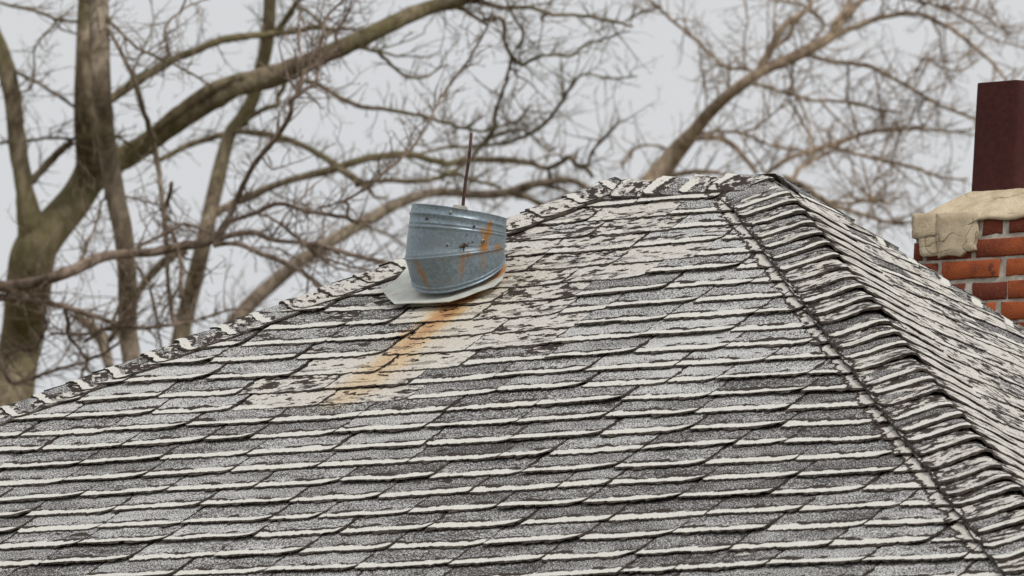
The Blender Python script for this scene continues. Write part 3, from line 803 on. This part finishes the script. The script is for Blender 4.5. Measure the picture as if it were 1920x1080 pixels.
# flue liner
fx0, fx1 = CX0+cut(1824)+0.075*0-0.0, 0
flx, flz = face_z(1824, 352)
FYO = 0.105
fx0 = at(1823, 352, CD+FYO*math.cos(PHI)).x-0.02; 
def ray_y(px, py, y):
    d = FW + (px-960)/FPX*IR + (540-py)/FPX*IU; k = (y-CAM.y)/d.y; P = CAM+k*d; return P.x, P.z
FY = CY0+0.105
fx0, fz0 = ray_y(1823.5, 352, FY); fx1, _ = ray_y(1904, 352, FY); _, fz1 = ray_y(1837, 155, FY)
fx0 -= 0.012; fx1 += 0.004; fw_ = fx1-fx0; fd_ = 0.19
V, F = [], []
rc_ = 0.022
def rrect(x0, x1, y0, y1, r):
    o_ = []
    for (cx, cy, a0) in ((x1-r, y0+r, -90), (x1-r, y1-r, 0), (x0+r, y1-r, 90), (x0+r, y0+r, 180)):
        for k in range(6): t = R(a0+90*k/5); o_.append((cx+r*math.cos(t), cy+r*math.sin(t)))
    return o_
outer = rrect(fx0, fx1, FY, FY+fd_, rc_); inner = rrect(fx0+0.015, fx1-0.015, FY+0.015, FY+fd_-0.015, rc_*0.6)
mO = len(outer)
for z in (fz0-0.04, fz0+0.1, fz0+0.2, fz1-0.003):
    for (x, y) in outer: V.append(Vector((x+0.0008*nz(z*20, x*9, 1), y, z)))
for (x, y) in outer: V.append(Vector(((x-(fx0+fx1)/2)*0.99+(fx0+fx1)/2, y, fz1+0.003*nz(x*30, y*30, 1))))
for (x, y) in inner: V.append(Vector((x, y, fz1+0.001)))
for (x, y) in inner: V.append(Vector((x, y, fz0-0.04)))
for k in range(6):
    for i in range(mO): j = (i+1) % mO; F.append((k*mO+i, k*mO+j, (k+1)*mO+j, (k+1)*mO+i))
mesh('flue', V, F, M_FLUE, chim, True, origin=CO)

# ------------------------------------------------------------------ trees
def catmull(P, n_=5):
    out = []
    for i in range(len(P)-1):
        p0, p1, p2, p3 = P[max(i-1, 0)], P[i], P[i+1], P[min(i+2, len(P)-1)]
        for k in range(n_):
            t = k/n_
            out.append(tuple(0.5*((2*b)+(-a+c_)*t+(2*a-5*b+4*c_-d_)*t*t+(-a+3*b-3*c_+d_)*t**3) for a, b, c_, d_ in zip(p0, p1, p2, p3)))
    out.append(P[-1]); return out

tr = random.Random(77)
def grow(V, F, p, d, length, r0, level, seed):
    """a wiggling twig with side twigs"""
    n_ = max(4, int(length/0.07)); pts = [p]; rad = [r0]; kinks = d.copy()
    st_ = length/n_; kids = []
    for i in range(n_):
        kk = 0.55 if tr.random() < 0.16 else 0.15
        kinks = (kinks + Vector((tr.gauss(0, kk), tr.gauss(0, kk), tr.gauss(0.03, kk)))).normalized()
        pts.append(pts[-1]+kinks*st_); f = (i+1)/n_; rad.append(r0*(1-0.72*f))
        if level > 0 and f > 0.15 and tr.random() < 0.50:
            kids.append((pts[-1], kinks.copy(), length*(1-0.6*f)*tr.uniform(0.35, 0.75), rad[-1]*0.75))
    addt(V, F, tube(pts, rad, 4 if r0 < 0.006 else 5, cap_=False))
    for (q, kd, L, rr_) in kids:
        side = Vector((tr.gauss(0, 1), tr.gauss(0, 1), tr.gauss(0.1, 1))).normalized()
        grow(V, F, q, (kd+side*0.95).normalized(), L, max(rr_, 0.0016), level-1, seed)

def tree(label, D, mat, trunk, limbs, density=1.0, seed=0.0, mat2=None, group='bare winter trees behind the roof'):
    def P3(x, y): return at(x, y, D+0.9*nz(x/260, y/260, seed))
    k = D/FPX
    pts = catmull(trunk, 6)
    p3 = [P3(x, y) for x, y, w_ in pts]; rd = [w_/2*k for x, y, w_ in pts]
    base = p3[0].copy(); g_ = Vector((base.x, base.y, 0.0)); g_ += (p3[0]-p3[min(6, len(p3)-1)])*0.6; g_.z = -0.15
    low = [g_+(base-g_)*q/6 for q in range(6)]; lr = [rd[0]*(1.55-0.55*q/6) for q in range(6)]
    p3 = low+p3; rd = lr+rd
    root = empty('tree', Vector((g_.x, g_.y, 0)), label, 'tree', group); O = root.location.copy()
    V, F = tube(p3, rd, 16, 0.10, seed)
    mesh('trunk', V, F, mat, root, True, origin=O)
    TV, TF = [], []
    for L in [trunk]+limbs:
        pts = catmull(L, 5)
        q3 = [P3(x+(1.5+14/(w_+3))*nz(x*0.06, y*0.06, 7), y+(1.5+14/(w_+3))*nz(x*0.06, y*0.06, 2)) for x, y, w_ in pts]; rr_ = [w_/2*k*(0.97+0.10*nz(x*0.05, y*0.05, 3)) for x, y, w_ in pts]
        if L is not trunk:
            V, F = tube(q3, rr_, 12 if L[0][2] > 8 else 7, 0.26, seed+2)
            mesh('branch', V, F, mat2 or mat, root, True, origin=O)
        for i in range(2, len(q3)-1):
            x, y, w_ = pts[i]
            if not (-90 < x < 2000 and -90 < y < 900): continue
            seg = math.hypot(pts[i+1][0]-x, pts[i+1][1]-y)
            pr = seg/(10.0 if w_ < 12 else 20.0)*density*(0.25 if w_ > 30 else 1)
            while pr > 0:
                if tr.random() < pr:
                    tng = (q3[i+1]-q3[i]).normalized()
                    sd = Vector((tr.gauss(0, 1), tr.gauss(0, 1), tr.gauss(0.25, 1))).normalized()
                    ln = tr.uniform(25, 95)*k*(1.25 if w_ < 9 else 1)
                    grow(TV, TF, q3[i], (tng*0.5+sd).normalized(), ln, min(rr_[i]*0.6, tr.uniform(1.5, 3.2)/2*k*1.2), 2, seed)
                pr -= 1
            if 6 < w_ < 34 and tr.random() < seg/210.0*density:
                tng = (q3[i+1]-q3[i]).normalized(); sd = Vector((tr.gauss(0, 1), tr.gauss(0, 1), tr.gauss(0.3, 1))).normalized()
                grow(TV, TF, q3[i], (tng*0.9+sd).normalized(), tr.uniform(130, 300)*k, tr.uniform(2.6, 5.5)/2*k, 2, seed)
        e_ = pts[-1]
        if e_[1] < 0 and e_[2] > 5:      # the crown goes on above the frame
            tng = (q3[-1]-q3[-3]).normalized(); q_, r_ = q3[-1], rr_[-1]; dd_ = tng.copy(); cp_, cr_ = [q3[-1]-tng*0.02], [rr_[-1]]
            for j_ in range(9):
                dd_ = (dd_*0.6+cz*0.5+Vector((tr.gauss(0, .22), tr.gauss(0, .22), 0))).normalized(); q_ = q_+dd_*0.22; cp_.append(q_); cr_.append(r_*(1-0.09*(j_+1)))
                if j_ > 2:
                    sd = Vector((tr.gauss(0, 1), tr.gauss(0, 1), 0.9)).normalized()
                    grow(TV, TF, q_, (dd_*0.5+sd).normalized(), tr.uniform(0.5, 1.2), cr_[-1]*0.5, 2, seed)
            addt(TV, TF, tube(cp_, cr_, 8, cap_=False))
    # bunched fine ends
    if TV: mesh('twigs', TV, TF, mat2 or mat, root, True, origin=O, stuff=True)
    return root

B_OLIVE = bark('mossy_bark', (0.150, 0.118, 0.078), (0.370, 0.300, 0.210), (0.175, 0.155, 0.065), 0.55)
B_GREY = bark('grey_brown_bark', (0.200, 0.157, 0.118), (0.460, 0.375, 0.290), (0.16, 0.14, 0.08), 0.2)
B_DARK = bark('brown_bark', (0.180, 0.132, 0.102), (0.420, 0.325, 0.255), (0.14, 0.12, 0.06), 0.08)
B_TAN = bark('tan_bark', (0.30, 0.225, 0.16), (0.62, 0.49, 0.36), (0.20, 0.17, 0.11), 0.08)

tree('thick mossy forked bare tree at the far left with a heavy limb sweeping up right', 46, B_OLIVE,
     [(8, 850, 92), (20, 760, 88), (30, 690, 80), (42, 610, 78), (55, 530, 86), (66, 470, 88), (100, 425, 72), (142, 375, 66), (170, 325, 66), (170, 285, 58), (160, 225, 42), (158, 150, 36), (162, 60, 36), (166, -30, 36)],
     [[(60, 480, 60), (58, 420, 48), (45, 345, 36), (33, 264, 35), (27, 200, 34), (14, 140, 34), (-2, 90, 32), (-20, 40, 30)],
      [(150, 360, 44), (205, 310, 50), (255, 285, 46), (300, 250, 40), (350, 215, 38), (400, 188, 38), (440, 165, 40), (500, 148, 44), (560, 125, 40), (620, 98, 35), (680, 70, 34), (740, 40, 34), (800, 16, 30), (860, 0, 26), (920, -18, 22)],
      [(200, 192, 14), (208, 186, 16), (240, 165, 16), (278, 139, 17), (312, 120, 16), (347, 103, 15), (417, 75, 14), (472, 67, 13), (520, 62, 11), (564, 58, 10), (589, 50, 11), (622, 55, 10), (667, 54, 6)],
      [(275, 262, 16), (300, 235, 17), (340, 203, 18), (400, 163, 20), (470, 140, 18)],
      [(60, 340, 16), (80, 318, 14), (111, 284, 14), (135, 266, 12)],
      [(0, 6, 6), (56, 17, 7), (97, 33, 7), (147, 43, 6)],
      [(139, 12, 3), (111, 36, 4), (83, 64, 4), (64, 97, 4), (64, 139, 5), (56, 167, 4), (28, 175, 3)],
      [(28, 133, 7), (61, 150, 6), (111, 181, 6), (144, 203, 6), (172, 225, 5), (222, 258, 5), (294, 292, 4)],
      [(0, 269, 6), (56, 264, 6), (106, 258, 6), (150, 262, 6), (194, 264, 6), (228, 256, 5)],
      [(840, 5, 14), (870, 2, 11), (897, 3, 10), (944, 14, 9), (994, 14, 8), (1036, 27, 8), (1078, 28, 7), (1147, 39, 7), (1186, 50, 4)],
      [(800, 20, 12), (855, 14, 9), (883, 28, 8), (914, 47, 6)],
      [(905, 42, 6), (914, 36, 7), (933, 33, 7), (944, 44, 8), (946, 78, 7), (955, 98, 8), (969, 117, 7), (980, 122, 7), (1000, 111, 7), (1022, 103, 6), (1069, 105, 5), (1100, 83, 4), (1133, 72, 4), (1183, 58, 2)],
      [(958, 104, 7), (953, 139, 6), (939, 178, 7), (930, 211, 7), (922, 244, 7), (911, 264, 6), (883, 297, 5)],
      [(947, -6, 4), (964, 33, 5), (978, 55, 5), (978, 78, 5), (964, 94, 4)],
      [(556, 155, 12), (578, 153, 10), (606, 164, 10), (644, 186, 9), (678, 200, 9), (733, 206, 8), (789, 217, 7), (844, 233, 6), (880, 242, 5), (915, 246, 4)],
      [(664, 84, 10), (690, 92, 8), (711, 100, 7), (733, 122, 7), (756, 139, 6), (789, 147, 5), (817, 133, 4), (840, 120, 3)]],
     1.0, 1.0)
tree('slim upright pale grey trunk crossing in front of the thick forked tree', 42, B_GREY,
     [(266, 790, 46), (252, 700, 40), (240, 620, 36), (240, 560, 37), (237, 500, 36), (230, 430, 37), (217, 370, 37), (205, 300, 37), (196, 230, 36), (190, 150, 37), (186, 60, 38), (186, -40, 36)],
     [[(150, -2, 6), (175, 10, 8), (194, 25, 8), (219, 53, 7), (250, 83, 6), (292, 107, 6), (328, 122, 5), (381, 151, 4), (402, 168, 3)],
      [(196, 42, 8), (211, 67, 8), (231, 106, 9), (250, 144, 10), (267, 200, 10), (281, 244, 11), (292, 289, 11), (300, 339, 10), (307, 403, 10), (314, 464, 10), (314, 512, 9), (319, 562, 10), (326, 610, 8)],
      [(392, -4, 3), (370, 5, 4), (339, 19, 4), (314, 44, 5), (308, 67, 5), (313, 85, 4), (317, 104, 5), (300, 108, 6)],
      [(196, 270, 4), (180, 290, 4), (200, 335, 5), (197, 370, 5), (190, 380, 4), (180, 420, 4), (165, 455, 4), (150, 490, 4), (146, 505, 5)],
      [(200, 372, 4), (225, 368, 4), (260, 375, 4), (300, 385, 4)]],
     1.0, 5.0)
tree('second bare tree with a leaning olive trunk standing left of the vent', 49, B_OLIVE,
     [(314, 790, 40), (328, 700, 36), (337, 640, 34), (350, 580, 34), (366, 520, 32), (383, 450, 30), (393, 400, 29), (405, 350, 29), (417, 300, 27), (432, 250, 25), (452, 225, 27), (472, 190, 26), (489, 130, 26), (500, 80, 26), (505, 30, 25), (507, -30, 24)],
     [[(505, 70, 12), (528, 47, 13), (545, 22, 12), (558, 4, 10), (575, -12, 9)],
      [(556, 8, 7), (575, 20, 7), (597, 38, 7), (612, 58, 5)],
      [(300, 300, 10), (330, 284, 11), (361, 269, 12), (417, 253, 13), (455, 247, 12), (517, 255, 12), (567, 272, 12), (594, 287, 12), (636, 314, 13), (667, 337, 13), (692, 356, 8), (705, 371, 6), (730, 368, 4)],
      [(398, 405, 16), (425, 388, 15), (456, 373, 15), (533, 342, 14), (617, 320, 15), (678, 300, 14), (753, 289, 13), (800, 298, 12), (840, 307, 12), (875, 300, 12), (950, 300, 12), (1000, 307, 12), (1025, 315, 10), (1050, 307, 10), (1065, 295, 10), (1082, 307, 9), (1100, 317, 9), (1110, 330, 8)],
      [(1025, 314, 7), (1030, 323, 7), (1031, 334, 6)],
      [(1080, 306, 6), (1100, 308, 6), (1112, 284, 6), (1137, 255, 6), (1152, 240, 5), (1163, 222, 4)],
      [(446, 246, 14), (461, 228, 11), (492, 205, 10), (519, 197, 10), (522, 180, 10), (536, 158, 8)],
      [(668, 348, 9), (706, 339, 9), (789, 339, 10), (820, 333, 9), (844, 326, 10), (862, 312, 9), (872, 303, 7)],
      [(840, 327, 8), (860, 328, 8), (887, 337, 7), (940, 352, 6)],
      [(790, 288, 5), (842, 275, 6), (883, 274, 7), (939, 269, 7), (989, 253, 8), (1025, 228, 8), (1056, 186, 7), (1078, 151, 6), (1097, 139, 4), (1147, 146, 4), (1194, 144, 3)],
      [(915, 262, 6), (953, 247, 6), (978, 242, 6), (992, 253, 6)],
      [(800, 219, 6), (856, 236, 6), (906, 244, 6), (939, 236, 6), (972, 225, 6), (994, 198, 5)],
      [(992, 250, 5), (1010, 265, 5), (1030, 283, 5), (1045, 275, 4)],
      [(350, 470, 16), (330, 478, 16), (306, 492, 17), (282, 516, 16), (262, 545, 14), (240, 590, 13), (205, 640, 12)],
      [(1056, 186, 4), (1050, 160, 3), (1040, 130, 2)]],
     1.15, 9.0)
tree('low limbed bare tree off the left edge whose long limb crosses the other trunks', 40, B_DARK,
     [(-150, 760, 60), (-130, 650, 52), (-100, 590, 46), (-70, 560, 36), (-40, 545, 28), (-10, 540, 23)],
     [[(-20, 540, 23), (40, 535, 23), (100, 520, 24), (150, 500, 24), (190, 482, 24), (230, 476, 20), (300, 470, 18), (340, 461, 18), (380, 456, 17), (405, 445, 17), (420, 425, 14), (433, 402, 12), (450, 360, 11), (470, 320, 10), (484, 298, 11), (517, 258, 11), (544, 217, 10), (547, 189, 9), (567, 172, 8), (592, 153, 8), (597, 119, 7), (603, 72, 7), (614, 30, 6), (644, 0, 4), (660, -20, 3)],
      [(540, 196, 7), (561, 167, 8), (572, 133, 8), (605, 114, 8), (630, 90, 8), (630, 62, 7), (645, 40, 5), (655, 15, 4)],
      [(424, 416, 8), (450, 408, 9), (483, 398, 10), (517, 382, 10), (545, 386, 9), (580, 396, 9), (625, 404, 8), (650, 409, 8), (672, 420, 6)],
      [(486, 403, 5), (505, 406, 5), (533, 425, 6), (567, 453, 8), (605, 481, 7), (625, 490, 5), (650, 498, 5), (705, 509, 4)],
      [(400, 455, 11), (433, 442, 10), (478, 437, 11), (511, 450, 9), (560, 455, 8), (594, 459, 9), (650, 475, 9), (700, 487, 8), (747, 500, 7)],
      [(400, 460, 10), (442, 456, 10), (483, 473, 10), (533, 492, 10), (572, 514, 9), (594, 534, 8), (606, 552, 7)],
      [(246, 472, 6), (280, 452, 7), (310, 437, 7), (342, 420, 7), (362, 424, 6), (385, 432, 5), (402, 442, 5)],
      [(650, 409, 5), (652, 385, 5), (648, 372, 4)],
      [(594, 392, 4), (644, 376, 5), (692, 350, 6), (719, 325, 6), (772, 278, 6), (789, 250, 5), (811, 217, 5), (825, 183, 5), (850, 150, 5), (880, 111, 4), (911, 55, 3), (925, 20, 2)],
      [(561, -20, 3), (561, 22, 4), (561, 75, 5), (564, 117, 4)],
      [(-20, 556, 16), (0, 558, 16), (45, 560, 14), (83, 567, 13), (139, 580, 11), (189, 597, 9), (222, 611, 7)],
      [(97, 625, 5), (167, 625, 7), (217, 611, 7), (278, 614, 7), (361, 603, 6), (433, 580, 4), (480, 584, 2)],
      [(-10, 640, 8), (0, 664, 8), (11, 703, 9), (28, 719, 9), (61, 708, 8), (111, 692, 7), (167, 675, 6), (222, 644, 5)],
      [(120, 575, 8), (127, 600, 9), (128, 630, 8), (150, 655, 6), (164, 678, 6), (156, 700, 5), (150, 714, 4)],
      [(255, 500, 5), (270, 520, 6), (283, 550, 6), (294, 597, 5), (303, 661, 4)],
      [(20, 640, 5), (62, 655, 5), (86, 610, 5), (74, 570, 5), (90, 530, 4), (100, 500, 4)],
      [(322, 344, 8), (314, 381, 8), (308, 414, 8), (325, 442, 8), (339, 492, 8), (339, 560, 9)],
      [(160, 640, 7), (190, 620, 7), (215, 612, 6), (245, 570, 6), (268, 545, 5)],
      [(60, 664, 6), (40, 655, 7), (0, 670, 6)],
      [(146, 505, 4), (160, 455, 4), (178, 430, 3), (190, 375, 3)]],
     1.25, 13.0)
tree('third bare tree with a long olive stem slanting up behind the vent', 54, B_GREY,
     [(330, 800, 36), (385, 690, 32), (430, 618, 29), (469, 570, 28), (511, 532, 27), (567, 487, 25), (622, 451, 24), (678, 419, 23), (733, 388, 21), (789, 366, 19), (835, 360, 17), (900, 365, 17), (955, 360, 17), (982, 350, 16), (1020, 342, 14), (1057, 337, 13), (1082, 342, 12), (1108, 358, 11)],
     [[(945, 362, 12), (975, 366, 12), (1000, 375, 12), (1030, 392, 11), (1060, 410, 9)],
      [(1005, 345, 7), (1022, 348, 7), (1060, 358, 6), (1100, 380, 5)],
      [(672, 418, 9), (700, 430, 6), (735, 445, 5), (760, 462, 3)],
      [(205, 690, 20), (192, 640, 24), (170, 610, 22), (140, 590, 18)]],
     1.2, 17.0)
tree('tan barked bare tree rising behind the ridge with a broad crown reaching right', 51, B_TAN,
     [(1150, 470, 64), (1196, 380, 46), (1224, 340, 40), (1248, 311, 37), (1267, 285, 34), (1288, 262, 30), (1304, 245, 26), (1327, 215, 24), (1365, 178, 23), (1404, 150, 22), (1438, 128, 20), (1479, 111, 21), (1521, 90, 21), (1563, 65, 18), (1577, 42, 15), (1604, 11, 12), (1630, -14, 10)],
     [[(1415, 148, 12), (1424, 128, 13), (1446, 92, 14), (1460, 61, 12), (1485, 36, 11), (1515, 17, 10), (1519, -10, 9)],
      [(1440, 98, 8), (1474, 72, 8), (1488, 47, 8), (1507, 22, 8)],
      [(1560, 62, 10), (1566, 40, 10), (1588, 14, 10), (1592, -10, 9)],
      [(1412, 138, 7), (1402, 130, 6), (1365, 127, 7), (1338, 108, 7), (1304, 75, 7), (1271, 47, 6), (1243, 22, 5), (1213, -5, 5)],
      [(1243, 12, 4), (1202, 25, 5), (1174, 38, 4)],
      [(1310, 82, 3), (1315, 125, 4), (1322, 158, 4), (1325, 210, 3)], [(1322, 158, 3), (1338, 145, 3), (1352, 133, 2)],
      [(1393, -5, 3), (1402, 36, 3), (1396, 78, 3), (1396, 128, 4)],
      [(1565, 66, 13), (1604, 50, 11), (1643, 36, 10), (1699, 24, 8), (1735, 29, 8), (1780, 51, 8), (1801, 66, 8), (1837, 97, 7), (1862, 120, 6), (1885, 148, 5), (1930, 185, 4)],
      [(1490, 102, 8), (1521, 104, 8), (1556, 115, 8), (1592, 118, 9), (1633, 125, 9), (1694, 158, 8), (1735, 183, 7), (1765, 199, 6), (1816, 219, 5), (1860, 240, 4)],
      [(1412, 156, 7), (1440, 163, 6), (1479, 174, 6), (1526, 188, 6), (1582, 191, 6), (1646, 204, 5), (1689, 211, 4)],
      [(1486, 105, 6), (1486, 144, 5), (1482, 189, 5), (1510, 239, 6), (1524, 267, 6), (1518, 296, 5)],
      [(1316, 250, 7), (1354, 246, 6), (1402, 253, 6), (1452, 275, 5), (1493, 281, 5), (1530, 296, 4)],
      [(1300, 258, 11), (1330, 258, 11), (1354, 261, 11), (1377, 275, 10), (1399, 300, 9), (1420, 325, 8)],
      [(1418, 350, 8), (1443, 322, 9), (1465, 304, 10), (1500, 290, 10), (1542, 276, 12), (1574, 267, 11), (1620, 250, 9), (1656, 245, 9), (1712, 242, 6), (1780, 247, 5), (1822, 244, 3)],
      [(1560, 272, 7), (1585, 283, 7), (1620, 293, 7), (1673, 304, 7), (1727, 318, 7), (1762, 332, 5), (1815, 336, 4)],
      [(1480, 345, 9), (1492, 328, 9), (1505, 311, 8), (1542, 293, 7), (1560, 280, 5)],
      [(1470, 330, 8), (1500, 345, 12), (1530, 366, 13), (1555, 382, 12), (1585, 392, 9), (1656, 414, 7), (1700, 417, 6), (1760, 405, 4)],
      [(1540, 374, 6), (1590, 380, 6), (1635, 375, 8), (1667, 380, 5), (1700, 360, 4)],
      [(1635, 375, 7), (1632, 350, 5), (1645, 332, 4), (1672, 330, 3)], [(1635, 375, 6), (1610, 350, 4), (1600, 325, 3)], [(1635, 375, 6), (1655, 352, 4), (1680, 335, 3), (1690, 300, 2)],
      [(1635, 377, 6), (1640, 405, 4), (1648, 420, 3), (1640, 460, 2)], [(1635, 377, 5), (1605, 372, 4), (1580, 350, 3)], [(1635, 377, 5), (1662, 395, 4), (1690, 425, 3)],
      [(1252, 278, 6), (1225, 272, 5), (1195, 276, 5), (1180, 290, 4), (1165, 306, 4)],
      [(1248, 330, 12), (1285, 324, 12), (1312, 322, 11), (1358, 328, 7), (1380, 340, 5)],
      [(1716, -10, 4), (1740, 8, 5), (1780, 14, 5), (1830, 20, 4), (1870, 50, 4), (1900, 62, 3)],
      [(1690, -5, 5), (1740, 8, 5), (1800, 30, 5), (1840, 60, 4), (1870, 75, 3), (1925, 90, 3)],
      [(1850, -10, 4), (1870, 30, 4), (1885, 60, 3), (1900, 80, 3)],
      [(1590, 115, 4), (1590, 175, 4), (1598, 215, 4), (1612, 262, 4)], [(1640, 125, 3), (1648, 190, 3), (1655, 240, 3)],
      [(1694, 158, 5), (1712, 145, 4), (1725, 122, 5), (1735, 108, 4), (1775, 118, 3), (1820, 100, 3)],
      [(1520, 75, 4), (1545, 45, 5), (1520, 20, 6), (1490, 5, 5), (1440, -2, 4)],
      [(1715, 175, 4), (1720, 200, 4), (1700, 235, 4), (1680, 270, 4), (1670, 330, 3)], [(1735, 183, 3), (1722, 215, 3), (1740, 250, 2)],
      [(1740, 110, 4), (1770, 128, 4), (1800, 132, 4), (1835, 112, 3)]],
     1.25, 23.0)
